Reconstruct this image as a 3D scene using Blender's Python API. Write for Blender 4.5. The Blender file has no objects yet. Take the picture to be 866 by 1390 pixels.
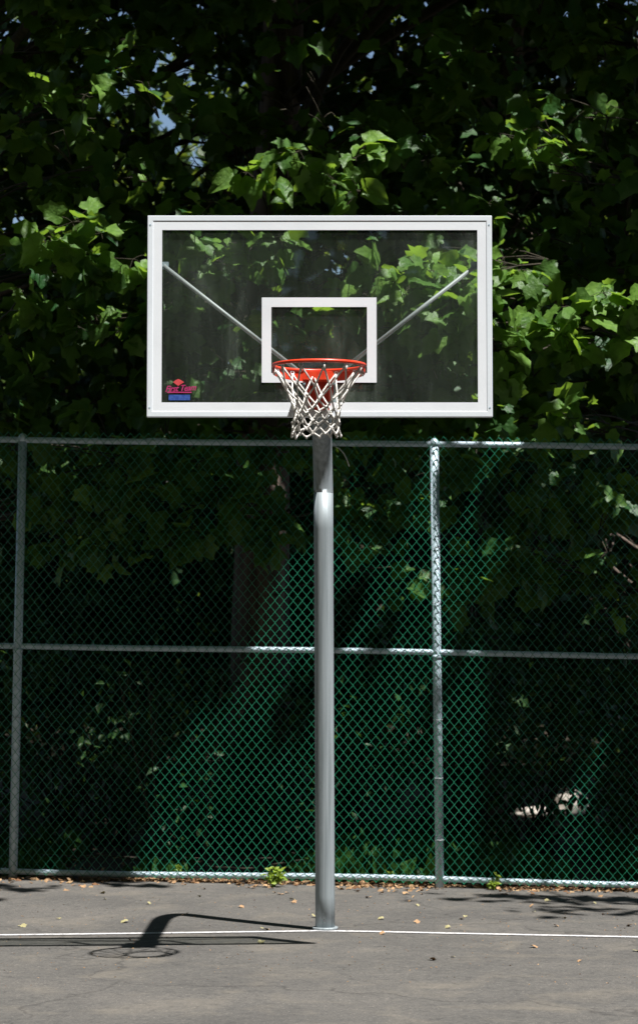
import bpy, bmesh, math, random
import numpy as np
from mathutils import Vector, noise
random.seed(7); rng = np.random.default_rng(11)
R = math.radians
sc = bpy.context.scene
COL = sc.collection

# ---------------------------------------------------------------- camera numbers
FPX = 3300.0; H = 1.70; YH = 870.0; CX = 434.0
PITCH = math.atan((YH-650)/FPX); SINP = math.sin(PITCH); COSP = math.cos(PITCH)
def at(px, py, D):
    """world point at depth D seen at photo pixel (px,py) - used to measure sizes off the photo"""
    fw=FPX*COSP-(650-py)*SINP; up=FPX*SINP+(650-py)*COSP
    return Vector(((px-CX)/fw*D, D, H+up/fw*D))
SUNX, SUNY = .325, .315            # shadow offset per metre of height: -x, +y

# ---------------------------------------------------------------- tagging helpers
def tag(o, label=None, cat=None, group=None, kind=None):
    if label: o['label'] = label
    if cat: o['category'] = cat
    if group: o['group'] = group
    if kind: o['kind'] = kind
    return o
def empty(name, loc, label, cat, group=None):
    o = bpy.data.objects.new(name, None); o.location = loc; o.empty_display_size = .2
    COL.objects.link(o); return tag(o, label, cat, group)
def link(name, me, mat, parent=None, loc=None):
    o = bpy.data.objects.new(name, me); COL.objects.link(o)
    if mat: me.materials.append(mat)
    if loc is not None: o.location = loc
    if parent:
        o.parent = parent
        # geometry is written in world space: cancel the chain of parent offsets
        off = Vector((0,0,0)); p = parent
        while p: off += p.location; p = p.parent
        if loc is None: o.location = -off
    return o

class MB:
    def __init__(s): s.v = []; s.f = []
    def box(s, a, b):
        x0,y0,z0 = a; x1,y1,z1 = b; n = len(s.v)
        s.v += [(x0,y0,z0),(x1,y0,z0),(x1,y1,z0),(x0,y1,z0),(x0,y0,z1),(x1,y0,z1),(x1,y1,z1),(x0,y1,z1)]
        for q in ((0,3,2,1),(4,5,6,7),(0,1,5,4),(1,2,6,5),(2,3,7,6),(3,0,4,7)): s.f.append(tuple(n+i for i in q))
    def tube(s, pts, r, sides=12, cap=True, closed=False):
        pts = [Vector(p) for p in pts]; m = len(pts)
        if not hasattr(r, '__len__'): r = [r]*m
        n0 = len(s.v); up = None
        for i in range(m):
            if closed: t = (pts[(i+1)%m]-pts[i-1])
            else: t = pts[min(i+1,m-1)]-pts[max(i-1,0)]
            t.normalize()
            if up is None:
                up = Vector((0,0,1)) if abs(t.z) < .9 else Vector((1,0,0))
            up = (up - t*up.dot(t)).normalized(); w = t.cross(up)
            for k in range(sides):
                a = 2*math.pi*k/sides
                s.v.append(tuple(pts[i] + (up*math.cos(a)+w*math.sin(a))*r[i]))
        for i in range(m if closed else m-1):
            j = (i+1)%m
            for k in range(sides):
                k2 = (k+1)%sides
                s.f.append((n0+i*sides+k, n0+i*sides+k2, n0+j*sides+k2, n0+j*sides+k))
        if cap and not closed:
            s.f.append(tuple(n0+k for k in range(sides))[::-1]); s.f.append(tuple(n0+(m-1)*sides+k for k in range(sides)))
    def prism(s, poly, y0, y1):
        """poly in xz, extruded y0..y1"""
        n = len(s.v); m = len(poly)
        s.v += [(x,y0,z) for x,z in poly] + [(x,y1,z) for x,z in poly]
        s.f.append(tuple(range(n,n+m))); s.f.append(tuple(range(n+2*m-1,n+m-1,-1)))
        for i in range(m):
            j = (i+1)%m; s.f.append((n+i,n+m+i,n+m+j,n+j))
    def build(s, name, mat, parent=None, smooth=False, bevel=0, autosm=True):
        me = bpy.data.meshes.new(name); me.from_pydata(s.v, [], s.f)
        if bevel:
            bm = bmesh.new(); bm.from_mesh(me)
            bmesh.ops.bevel(bm, geom=[e for e in bm.edges if len(e.link_faces)==2 and e.calc_face_angle(0)>.6], offset=bevel, segments=2, affect='EDGES', profile=.6)
            bm.to_mesh(me); bm.free()
        me.validate(); me.update()
        if smooth:
            for p in me.polygons: p.use_smooth = len(p.vertices) <= 4
        return link(name, me, mat, parent)

# ---------------------------------------------------------------- materials
def newmat(name):
    m = bpy.data.materials.new(name); m.use_nodes = True
    nt = m.node_tree; b = nt.nodes['Principled BSDF']; return m, nt, b
def N(nt, t, **kw):
    n = nt.nodes.new(t)
    for k, v in kw.items():
        if k.startswith('i_'): n.inputs[k[2:].replace('_',' ')].default_value = v
        else: setattr(n, k, v)
    return n
def ramp(nt, fac, stops):
    r = nt.nodes.new('ShaderNodeValToRGB'); e = r.color_ramp.elements
    while len(e) < len(stops): e.new(.5)
    for i, (p, c) in enumerate(stops):
        e[i].position = p; e[i].color = (*c, 1) if hasattr(c,'__len__') else (c,c,c,1)
    nt.links.new(fac, r.inputs[0]); return r.outputs[0]
def noisy(name, c1, c2, scale=8, rough=.6, metal=0, bump=0, bscale=60, detail=6, spec=.5, stretch=None, r2=None, lo=.35, hi=.65):
    m, nt, b = newmat(name); tc = N(nt,'ShaderNodeTexCoord'); src = tc.outputs['Object']
    if stretch:
        mp = N(nt,'ShaderNodeMapping'); mp.inputs['Scale'].default_value = stretch; nt.links.new(src, mp.inputs[0]); src = mp.outputs[0]
    n = N(nt,'ShaderNodeTexNoise'); n.inputs['Scale'].default_value = scale; n.inputs['Detail'].default_value = detail
    nt.links.new(src, n.inputs['Vector'])
    nt.links.new(ramp(nt, n.outputs['Fac'], [(lo,c1),(hi,c2)]), b.inputs['Base Color'])
    b.inputs['Roughness'].default_value = rough; b.inputs['Metallic'].default_value = metal
    b.inputs['Specular IOR Level'].default_value = spec
    if r2 is not None: nt.links.new(ramp(nt, n.outputs['Fac'], [(lo,rough),(hi,r2)]), b.inputs['Roughness'])
    if bump:
        n2 = N(nt,'ShaderNodeTexNoise'); n2.inputs['Scale'].default_value = bscale; n2.inputs['Detail'].default_value = 5
        nt.links.new(src, n2.inputs['Vector'])
        bp = N(nt,'ShaderNodeBump'); bp.inputs['Strength'].default_value = bump; bp.inputs['Distance'].default_value = .01
        nt.links.new(n2.outputs['Fac'], bp.inputs['Height']); nt.links.new(bp.outputs[0], b.inputs['Normal'])
    return m

M = {}
M['galv'] = noisy('galvanised', (.42,.52,.59), (.52,.63,.70), 30, .5, .1, .15, 120, r2=.38)
M['pole'] = noisy('pole_steel', (.19,.22,.23), (.35,.39,.41), 7, .62, .25, .10, 90, stretch=(7,7,.22), r2=.5, spec=.3, lo=.3, hi=.7)
M['brace'] = noisy('brace_steel', (.38,.40,.42), (.5,.52,.53), 12, .5, .15)
M['frame'] = noisy('frame_alu', (.72,.77,.81), (.77,.82,.86), 5, .45, 0, .03)
M['white'] = noisy('white_paint', (.76,.79,.82), (.82,.85,.88), 4, .5, 0, .02, lo=.3, hi=.55)
M['red'] = noisy('rim_orange', (.62,.035,.012), (.72,.06,.02), 20, .35, 0, .05, 80)
M['cord'] = noisy('net_cord', (.58,.55,.50), (.80,.77,.72), 45, .85, 0, .5, 300)
M['vinyl'] = noisy('green_vinyl', (.015,.20,.10), (.03,.28,.155), 3, .38, 0, 0)
M['grime'] = noisy('hinge_steel', (.25,.25,.25), (.4,.4,.4), 30, .5, .6)
M['pink'] = noisy('sticker_pink', (.42,.02,.12), (.52,.04,.18), 30, .5)
M['coral'] = noisy('sticker_coral', (.6,.05,.06), (.65,.09,.09), 30, .5)
M['blue'] = noisy('sticker_blue', (.02,.06,.28), (.05,.12,.40), 60, .5)
M['bark'] = noisy('bark', (.045,.032,.024), (.15,.11,.085), 9, .9, 0, 1.0, 26, stretch=(1,1,.18))
M['twig'] = noisy('twig_bark', (.022,.018,.010), (.05,.04,.022), 20, .9)
M['stone'] = noisy('pale_stone', (.26,.23,.19), (.42,.38,.33), 3, .85, 0, .6, 12)
M['siding'] = noisy('house_siding', (.55,.52,.47), (.62,.6,.55), 3, .7)
M['roof'] = noisy('house_roof', (.07,.065,.06), (.12,.11,.10), 8, .8)
M['dark'] = noisy('window_dark', (.02,.025,.03), (.03,.035,.04), 2, .1)
M['drybrown'] = noisy('dry_leaf', (.20,.10,.045), (.42,.27,.14), 3, .8, lo=.3, hi=.7)
M['dryyellow'] = noisy('yellow_leaf', (.22,.20,.08), (.33,.29,.16), 3, .7, lo=.3, hi=.7)

def leafmat(name, dark, light, trans, tw=.38, rough=.42, lo=0., hi=1.):
    """each leaf has a tint (front sprays: sun and shade painted in), stored per leaf in the attribute 'tone'"""
    m = bpy.data.materials.new(name); m.use_nodes = True; nt = m.node_tree; b = nt.nodes['Principled BSDF']
    out = [n for n in nt.nodes if n.type=='OUTPUT_MATERIAL'][0]
    a = N(nt,'ShaderNodeAttribute', attribute_name='tone')
    c = ramp(nt, a.outputs['Fac'], [(lo,dark),(hi,light)])
    tc=N(nt,'ShaderNodeTexCoord'); nz=N(nt,'ShaderNodeTexNoise'); nz.inputs['Scale'].default_value=28; nz.inputs['Detail'].default_value=4
    nt.links.new(tc.outputs['Object'],nz.inputs['Vector'])
    mxx=N(nt,'ShaderNodeMix',data_type='RGBA',blend_type='MULTIPLY'); mxx.inputs[0].default_value=1
    nt.links.new(c,mxx.inputs[6]); nt.links.new(ramp(nt,nz.outputs['Fac'],[(.35,(.72,.76,.7)),(.65,(1.2,1.15,1.1))]),mxx.inputs[7])
    bpp=N(nt,'ShaderNodeBump'); bpp.inputs['Strength'].default_value=.5; bpp.inputs['Distance'].default_value=.02; nt.links.new(nz.outputs['Fac'],bpp.inputs['Height']); nt.links.new(bpp.outputs[0],b.inputs['Normal'])
    nt.links.new(mxx.outputs[2], b.inputs['Base Color']); b.inputs['Roughness'].default_value = rough
    b.inputs['Specular IOR Level'].default_value = .28
    t = N(nt,'ShaderNodeBsdfTranslucent')
    c2 = ramp(nt, a.outputs['Fac'], [(lo,tuple(x*.6 for x in trans)),(hi,trans)])
    nt.links.new(c2, t.inputs['Color'])
    mx = N(nt,'ShaderNodeMixShader'); mx.inputs[0].default_value = tw
    nt.links.new(b.outputs[0], mx.inputs[1]); nt.links.new(t.outputs[0], mx.inputs[2]); nt.links.new(mx.outputs[0], out.inputs[0])
    return m
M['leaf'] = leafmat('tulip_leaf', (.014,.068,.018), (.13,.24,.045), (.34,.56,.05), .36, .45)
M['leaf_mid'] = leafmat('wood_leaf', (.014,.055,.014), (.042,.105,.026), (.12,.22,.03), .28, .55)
M['leaf_far'] = leafmat('far_leaf', (.03,.06,.014), (.06,.10,.022), (.24,.32,.03), .4)
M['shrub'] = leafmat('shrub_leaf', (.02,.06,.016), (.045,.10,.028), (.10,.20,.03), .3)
M['weed'] = leafmat('weed_leaf', (.16,.26,.03), (.30,.38,.06), (.4,.55,.06), .35)
M['grass'] = leafmat('undergrowth', (.02,.07,.012), (.05,.13,.03), (.12,.25,.03), .3)
M['litter'] = leafmat('leaf_litter', (.14,.065,.03), (.46,.30,.17), (.25,.14,.05), .1, .8)

# asphalt
def asphalt():
    m, nt, b = newmat('court_asphalt'); tc = N(nt,'ShaderNodeTexCoord'); s = tc.outputs['Object']
    big = N(nt,'ShaderNodeTexNoise'); big.inputs['Scale'].default_value = .8; big.inputs['Detail'].default_value = 8; big.inputs['Roughness'].default_value=.65; nt.links.new(s,big.inputs['Vector'])
    fine = N(nt,'ShaderNodeTexNoise'); fine.inputs['Scale'].default_value = 55; fine.inputs['Detail'].default_value = 6; fine.inputs['Roughness'].default_value=.8; nt.links.new(s,fine.inputs['Vector'])
    vo = N(nt,'ShaderNodeTexVoronoi'); vo.inputs['Scale'].default_value = 140; nt.links.new(s,vo.inputs['Vector'])
    c1 = ramp(nt, big.outputs['Fac'], [(.32,(.074,.070,.065)),(.5,(.090,.085,.078)),(.68,(.110,.102,.092))])
    c2 = ramp(nt, fine.outputs['Fac'], [(.3,(.6,.6,.6)),(.5,(1,1,1)),(.68,(1.35,1.33,1.3))])
    mx = N(nt,'ShaderNodeMix', data_type='RGBA', blend_type='MULTIPLY'); mx.inputs[0].default_value = 1
    nt.links.new(c1, mx.inputs[6]); nt.links.new(c2, mx.inputs[7])
    c3 = ramp(nt, vo.outputs['Color'], [(.0,(.8,.8,.8)),(.85,(1,1,1)),(.97,(1.9,1.85,1.8))])
    mx2 = N(nt,'ShaderNodeMix', data_type='RGBA', blend_type='MULTIPLY'); mx2.inputs[0].default_value = 1
    nt.links.new(mx.outputs[2], mx2.inputs[6]); nt.links.new(c3, mx2.inputs[7])
    # dried silt stains
    st = N(nt,'ShaderNodeTexNoise'); st.inputs['Scale'].default_value = 2.3; st.inputs['Detail'].default_value = 7; st.inputs['Distortion'].default_value=.6; nt.links.new(s,st.inputs['Vector'])
    mx3 = N(nt,'ShaderNodeMix', data_type='RGBA'); nt.links.new(ramp(nt, st.outputs['Fac'], [(.52,0),(.72,.35)]), mx3.inputs[0])
    nt.links.new(mx2.outputs[2], mx3.inputs[6]); mx3.inputs[7].default_value = (.175,.152,.120,1)
    # hairline cracks and dark drips
    wv=N(nt,'ShaderNodeTexNoise'); wv.inputs['Scale'].default_value=3; wv.inputs['Detail'].default_value=6; nt.links.new(s,wv.inputs['Vector'])
    vm=N(nt,'ShaderNodeVectorMath',operation='SCALE'); nt.links.new(wv.outputs['Color'],vm.inputs[0]); vm.inputs['Scale'].default_value=.55
    va=N(nt,'ShaderNodeVectorMath',operation='ADD'); nt.links.new(s,va.inputs[0]); nt.links.new(vm.outputs[0],va.inputs[1])
    ve=N(nt,'ShaderNodeTexVoronoi',feature='DISTANCE_TO_EDGE'); ve.inputs['Scale'].default_value=.33; nt.links.new(va.outputs[0],ve.inputs['Vector'])
    ck=ramp(nt,ve.outputs['Distance'],[(.001,(.62,.62,.62)),(.005,(1,1,1))])
    sp_=N(nt,'ShaderNodeTexNoise'); sp_.inputs['Scale'].default_value=14; sp_.inputs['Detail'].default_value=9; sp_.inputs['Roughness'].default_value=.75; nt.links.new(s,sp_.inputs['Vector'])
    sk=ramp(nt,sp_.outputs['Fac'],[(.33,(.68,.68,.68)),(.46,(1,1,1)),(.62,(1.12,1.1,1.08))])
    m4=N(nt,'ShaderNodeMix',data_type='RGBA',blend_type='MULTIPLY'); m4.inputs[0].default_value=1; nt.links.new(mx3.outputs[2],m4.inputs[6]); nt.links.new(ck,m4.inputs[7])
    m5=N(nt,'ShaderNodeMix',data_type='RGBA',blend_type='MULTIPLY'); m5.inputs[0].default_value=1; nt.links.new(m4.outputs[2],m5.inputs[6]); nt.links.new(sk,m5.inputs[7])
    nt.links.new(m5.outputs[2], b.inputs['Base Color'])
    b.inputs['Roughness'].default_value = .85; b.inputs['Specular IOR Level'].default_value = .3
    bp = N(nt,'ShaderNodeBump'); bp.inputs['Strength'].default_value = .6; bp.inputs['Distance'].default_value = .004
    nt.links.new(fine.outputs['Fac'], bp.inputs['Height']); nt.links.new(bp.outputs[0], b.inputs['Normal'])
    return m
M['asphalt'] = asphalt()
def linepaint():
    m, nt, b = newmat('line_paint'); tc = N(nt,'ShaderNodeTexCoord')
    n = N(nt,'ShaderNodeTexNoise'); n.inputs['Scale'].default_value = 40; n.inputs['Detail'].default_value = 8; n.inputs['Roughness'].default_value=.75
    nt.links.new(tc.outputs['Object'], n.inputs['Vector'])
    nt.links.new(ramp(nt, n.outputs['Fac'], [(.36,(.16,.15,.145)),(.46,(.42,.41,.41)),(.62,(.58,.57,.57))]), b.inputs['Base Color'])
    b.inputs['Roughness'].default_value = .8; return m
M['line'] = linepaint()
M['soil'] = noisy('woodland_soil', (.022,.016,.010), (.065,.045,.028), 5, .95, 0, .8, 30)

def glassmat():
    m = bpy.data.materials.new('board_glass'); m.use_nodes = True; nt = m.node_tree; nt.nodes.clear()
    out = N(nt,'ShaderNodeOutputMaterial'); tr = N(nt,'ShaderNodeBsdfTransparent'); tr.inputs[0].default_value = (.95,.97,.955,1)
    gl = N(nt,'ShaderNodeBsdfGlossy'); gl.inputs['Roughness'].default_value = .02
    df = N(nt,'ShaderNodeBsdfDiffuse'); df.inputs[0].default_value = (.56,.66,.56,1)
    fr = N(nt,'ShaderNodeFresnel'); 
    ge = N(nt,'ShaderNodeNewGeometry'); mr = N(nt,'ShaderNodeMapRange'); mr.inputs['To Min'].default_value=1.45; mr.inputs['To Max'].default_value=1/1.45
    nt.links.new(ge.outputs['Backfacing'], mr.inputs['Value']); nt.links.new(mr.outputs[0], fr.inputs[0])
    tc = N(nt,'ShaderNodeTexCoord'); mp = N(nt,'ShaderNodeMapping'); mp.inputs['Scale'].default_value = (1,1,.45)
    n = N(nt,'ShaderNodeTexNoise'); n.inputs['Scale'].default_value = 3.2; n.inputs['Detail'].default_value = 9; n.inputs['Roughness'].default_value=.7; n.inputs['Distortion'].default_value=.4
    nt.links.new(tc.outputs['Object'], mp.inputs[0]); nt.links.new(mp.outputs[0], n.inputs['Vector'])
    mp2 = N(nt,'ShaderNodeMapping'); mp2.inputs['Scale'].default_value = (26,1,1.2); nt.links.new(tc.outputs['Object'], mp2.inputs[0])
    n2 = N(nt,'ShaderNodeTexNoise'); n2.inputs['Scale'].default_value = 4; n2.inputs['Detail'].default_value = 4; nt.links.new(mp2.outputs[0], n2.inputs['Vector'])
    d1 = ramp(nt, n.outputs['Fac'], [(.35,.014),(.55,.028),(.72,.085)]); d2 = ramp(nt, n2.outputs['Fac'], [(.45,.88),(.7,1.2)])
    mm = N(nt,'ShaderNodeMath', operation='MULTIPLY'); nt.links.new(d1, mm.inputs[0]); nt.links.new(d2, mm.inputs[1])
    a = N(nt,'ShaderNodeMixShader'); nt.links.new(mm.outputs[0], a.inputs[0]); nt.links.new(tr.outputs[0], a.inputs[1]); nt.links.new(df.outputs[0], a.inputs[2])
    g = N(nt,'ShaderNodeMixShader'); nt.links.new(fr.outputs[0], g.inputs[0]); nt.links.new(a.outputs[0], g.inputs[1]); nt.links.new(gl.outputs[0], g.inputs[2])
    nt.links.new(g.outputs[0], out.inputs[0]); return m
M['glass'] = glassmat()

# ---------------------------------------------------------------- ground
YF = 17.07; FYAW = -.05; FSL = -.016
def gz(x, y):
    t = min(1, max(0, (y-14.6)/2.2)); t = t*t*(3-2*t)
    near = -.011*abs(x)/(1+.12*abs(x)); far = FSL*max(-9,min(9,x))
    return near*(1-t)+far*t
def sheet(name, xs, ys, zf, mat, lift=0):
    v = [(x,y,zf(x,y)+lift) for y in ys for x in xs]; nx = len(xs)
    f = [(j*nx+i, j*nx+i+1, (j+1)*nx+i+1, (j+1)*nx+i) for j in range(len(ys)-1) for i in range(nx-1)]
    me = bpy.data.meshes.new(name); me.from_pydata(v,[],f); me.update()
    for p in me.polygons: p.use_smooth = True
    o = link(name, me, mat); return tag(o, kind='structure')
def yf(x): return YF+FYAW*x
xs = sorted(set([-400,-100,-40,-20,-12]+[i*.25 for i in range(-32,33)]+[12,20,40,100,400]))
sheet('court', [x for x in xs if abs(x)<=40], [-14,-6,0,4,8,10]+[12+.2*i for i in range(26)]+[17.12], gz, M['asphalt'])
def floorz(x, y):
    d = max(0, y-17.3)
    return gz(x,y) - .012 + .035*noise.noise(Vector((x*.7,y*.7,0)))*min(1,d) if abs(x)<60 else gz(x,y)-.03
sheet('forest_floor', xs, [-400,-60,-14.5], lambda x,y:-.12, M['soil'])
sheet('woodland_floor', xs, [17.02,17.2]+[17.5+.5*i for i in range(40)]+[40,50,70,120,400], lambda x,y: floorz(x,y) if y>17.15 else gz(x,y)-.02, M['soil'])
for s in (-1,1):
    pass
# painted baseline: follows the ground, bends a little at the pole like the worn hand-painted original
def ribbon(name, pts, w, mat, lift=.004):
    v=[]; f=[]
    for i,(x,y) in enumerate(pts):
        ww = w*(1+.06*noise.noise(Vector((x*5,0,3))))
        v += [(x,y-ww/2,gz(x,y-ww/2)+lift),(x,y+ww/2,gz(x,y+ww/2)+lift)]
        if i: f.append((2*i-2,2*i,2*i+1,2*i-1))
    me = bpy.data.meshes.new(name); me.from_pydata(v,[],f); me.update(); return tag(link(name,me,mat), kind='structure')
lp=[]
for i in range(-160,161):
    x=i*.05
    if x<0: y = 14.38+.035*x
    else: y = 14.38-.10*x if x>.35 else 14.38-.04*x
    if x>.35: y += .021
    lp.append((x,y+.004*noise.noise(Vector((x*2,0,0)))))
ribbon('court_line', lp, .062, M['line'])

# ---------------------------------------------------------------- basketball hoop
ZR = at(432,496,12.5).z; DR = 12.5; DB = 12.88; DP = 14.45
PXB = .032
hoop = empty('basketball_hoop', (PXB, DP, 0), 'basketball hoop with clear backboard, orange rim and white net on a grey steel pole', 'basketball hoop')
# pole with gooseneck
mb = MB(); pts=[]; rr=[]
NZ = 3.0; BR = .42; ptop = NZ-BR
for i in range(13): z=-.02+(ptop+.02)*i/12; pts.append((PXB-.010*z/2.5, DP, z))
mb.tube(pts, .0575, 32); 
p = mb.build('pole', M['pole'], hoop, smooth=True)
mb = MB(); pts=[]
xt = PXB-.010
pts.append((xt,DP,ptop-.001))
for i in range(25):
    a = math.pi/2*i/24; pts.append((xt*(1-i/34), DP-BR*(1-math.cos(a)), ptop+BR*math.sin(a)))
for i in range(1,6): pts.append((xt*.3*(1-i/5), DP-BR-(DP-BR-DB-.10)*i/5, NZ+.003))
mb.tube(pts, .0575, 32); mb.build('extension_arm', M['pole'], hoop, smooth=True)
mb = MB()
mb.tube([(PXB,DP,.004),(PXB,DP,.018)], .075, 32)
mb.build('base_ring', M['pole'], hoop, smooth=True)
# board
W2 = .920; ZB = at(434,565.5,DB-.012).z; ZT = at(434,291.5,DB-.012).z; FR=.030; BD=.080
def shear(z): return .0035*(z-3.4)/.5
mb = MB(); mb.box((-W2+.012,DB+.004,ZB+.012),(W2-.012,DB+.016,ZT-.012)); board = mb.build('backboard', M['glass'], hoop)
def ringframe(x0,x1,z0,z1,t,y0,y1,mb):
    o=[(x0,z0),(x1,z0),(x1,z1),(x0,z1)]; i_=[(x0+t,z0+t),(x1-t,z0+t),(x1-t,z1-t),(x0+t,z1-t)]
    n=len(mb.v); mb.v += [(x,y0,z) for x,z in o+i_]+[(x,y1,z) for x,z in o+i_]
    for k in range(4):
        j=(k+1)%4
        mb.f += [(n+k,n+j,n+4+j,n+4+k),(n+8+j,n+8+k,n+12+k,n+12+j),(n+j,n+k,n+8+k,n+8+j),(n+4+k,n+4+j,n+12+j,n+12+k)]
mb=MB(); ringframe(-W2,W2,ZB,ZT,FR,DB-.003,DB+.045,mb); mb.build('frame', M['frame'], board, bevel=.003)
mb=MB(); ringframe(-W2+FR-.002,W2-FR+.002,ZB+FR-.002,ZT-FR+.002,BD-FR,DB-.0005,DB+.0035,mb); mb.build('border', M['white'], board)
sx0,sx1 = -.305+.0, .305; sz0=ZR-.045-.035; 
sz0 = at(434,519,DB).z; sz1=sz0+.457
mb=MB(); ringframe(-.309,.303,sz0,sz1,.051,DB+.0005,DB+.0035,mb); mb.build('target_square', M['white'], board)
mb=MB()
for (bx,bz) in ((-W2+.015,ZB+.05),(W2-.015,ZB+.05),(-W2+.015,ZT-.05),(W2-.015,ZT-.05)):
    mb=MB(); mb.tube([(bx,DB-.0045,bz),(bx,DB-.001,bz)], .005, 10); mb.build('screw', M['galv'], board)
# sticker (lettering on the glass, lower left)
def decal(name, build, mat):
    bm = MB(); build(bm); return bm.build(name, mat, board)
sp = at(242, 530, DB); k = DB/FPX
def P2(px, py): q = at(px,py,DB); return (q.x,q.z)
bmk = MB()
dia = [P2(235,518.5),P2(238,515.8),P2(242,514),P2(246,515.8),P2(250,518.5),P2(246,520.8),P2(242,523.5),P2(238,520.8)]
bmk.prism(dia[::-1], DB+.0018, DB+.0035); bmk.build('sticker_emblem', M['coral'], board)
def text(body, size, mat, loc, name, shear=.35, off=.0, sx=1):
    cu = bpy.data.curves.new(name,'FONT'); cu.body=body; cu.size=size; cu.shear=shear; cu.offset=off; cu.extrude=.0006; cu.align_x='CENTER'; cu.space_character=.95
    tmp = bpy.data.objects.new('t',cu); COL.objects.link(tmp); bpy.context.view_layer.update()
    me = bpy.data.meshes.new_from_object(tmp.evaluated_get(bpy.context.evaluated_depsgraph_get())); bpy.data.objects.remove(tmp)
    for v in me.vertices:
        x,y,z = v.co; v.co = (loc[0]+x*sx, loc[1]-z, loc[2]+y+.05*x)
    me.materials.clear(); o = link(name, me, mat, board); return o
q = at(245,530.5,DB)
text('First Team', .046, M['pink'], (q.x, DB+.0025, q.z), 'sticker_lettering', .35, .0008, .86)
bmk=MB()
a,b_ = P2(229,543), P2(258,534.5)
n=6
bmk.box((a[0],DB+.0018,a[1]),(b_[0],DB+.0035,b_[1]-.004))
bmk.build('sticker_band', M['blue'], board)
bmk=MB()
for (x0,y0,x1,y1) in ((227,533,260,532.2),):
    c0=P2(x0,y0); c1=P2(x1,y1); bmk.box((c0[0],DB+.0018,c0[1]),(c1[0],DB+.0035,c1[1]+.003))
bmk.build('sticker_rule', M['pink'], board)
# back bracket + braces
mb=MB(); mb.box((-.09,DB+.022,ZR-.16),(.09,DB+.050,ZR+.0)); mb.box((-.07,DB+.050,ZR-.13),(.07,DB+.16,ZR-.10)); mb.build('mounting_bracket', M['galv'], hoop, bevel=.004)
for s in (-1,1):
    a = Vector((s*.838, DB+.05, at(222,360,DB+.05).z)); b = Vector((s*.035, 13.03, 3.09))
    mb=MB(); mb.tube([a,b], .0115, 12); br=mb.build('brace', M['brace'], hoop, smooth=True)
    mb=MB(); mb.box((a.x-.028,DB+.047,a.z-.02),(a.x+.028,DB+.056,a.z+.02)); mb.build('brace_clip', M['galv'], br)
# rim
def circ(r, z, n=64, a0=0, a1=2*math.pi, cx=-.004, cy=DR, tilt=0): 
    return [(cx+r*math.cos(a0+(a1-a0)*i/n), cy+r*math.sin(a0+(a1-a0)*i/n), z) for i in range(n)]
RR=.2366
mb=MB(); mb.tube(circ(RR,ZR), .0095, 12, closed=True); rim = mb.build('rim', M['red'], hoop, smooth=True)
# flange wrapping the rear half under the ring
mb=MB(); n0=len(mb.v); NB=40
for i in range(NB+1):
    a = math.radians(-12)+math.radians(204)*i/NB; h = .030+.022*math.sin(math.pi*i/NB)
    for (r,z) in ((RR-.002,ZR-.006),(RR+.003,ZR-.006),(RR+.003,ZR-.006-h),(RR-.002,ZR-.006-h)):
        mb.v.append((-.004+r*math.cos(a), DR+r*math.sin(a), z))
for i in range(NB):
    for k_ in range(4):
        k2=(k_+1)%4; mb.f.append((i*4+k_, i*4+k2, (i+1)*4+k2, (i+1)*4+k_))
mb.f.append((0,1,2,3)); mb.f.append((NB*4+3,NB*4+2,NB*4+1,NB*4))
mb.build('rim_flange', M['red'], rim, smooth=False)
mb=MB()
mb.prism([(-.075,ZR+.012),(.072,ZR+.012),(.072,ZR-.10),(.05,ZR-.196),(-.055,ZR-.196),(-.075,ZR-.10)][::-1], DB-.012, DB-.002)
mb.prism([(-.10,ZR-.004),(.10,ZR-.004),(.09,ZR-.05),(-.09,ZR-.05)][::-1], DR+RR-.02, DB-.014)
# angled gusset from plate to ring
for sx in (-.055,.052):
    n=len(mb.v); t=.004
    tri=[(DB-.012,ZR-.05),(DB-.012,ZR-.17),(DR+RR-.03,ZR-.05)]
    mb.v += [(sx-t,y,z) for y,z in tri]+[(sx+t,y,z) for y,z in tri]
    mb.f += [(n,n+1,n+2),(n+5,n+4,n+3),(n,n+3,n+4,n+1),(n+1,n+4,n+5,n+2),(n+2,n+5,n+3,n)]
mb.build('rim_mount', M['red'], rim, bevel=.0015)
mb=MB()
for bx in (-.045,.042):
    for bz in (-.06,-.16):
        mb=MB(); mb.tube([(bx,DB-.012,ZR+bz),(bx,DB-.020,ZR+bz)], .008, 6); mb.build('bolt', M['grime'], rim)
# net
NH=12
A0 = .12
hooks=[]
for i in range(NH):
    a=A0+2*math.pi*i/NH; c=Vector((-.004+RR*math.cos(a), DR+RR*math.sin(a), ZR-.008)); hooks.append((a,c))
    mb=MB(); d=Vector((-math.sin(a),math.cos(a),0)); inn=Vector((-math.cos(a),-math.sin(a),0))
    loop=[c+d*(.011*math.cos(t))+Vector((0,0,-.010+.012*math.sin(t)))+inn*.004 for t in [math.pi*2*j/10 for j in range(10)]]
    mb.tube(loop,.0028,5,closed=True); mb.build('net_hook', M['white'] if i%3 else M['grime'], rim, smooth=True)
rings=[(.229,-.022),(.168,-.125),(.130,-.188),(.118,-.228),(.116,-.264),(.119,-.298),(.123,-.330),(.126,-.362)]
nodes=[]
for kk,(r,dz) in enumerate(rings):
    row=[]
    for i in range(NH):
        a=A0+2*math.pi*(i+(.5 if kk%2 else 0))/NH
        j = 0 if kk==0 else 1
        a += j*random.uniform(-.06,.06); r_ = r*(1+j*random.uniform(-.05,.05)); z=ZR+dz+j*random.uniform(-.007,.007)
        cx=-.004-.018*(dz/-.36)
        row.append(Vector((cx+r_*math.cos(a), DR+.01*(dz/-.36)+r_*math.sin(a), z)))
    nodes.append(row)
mb=MB()
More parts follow.
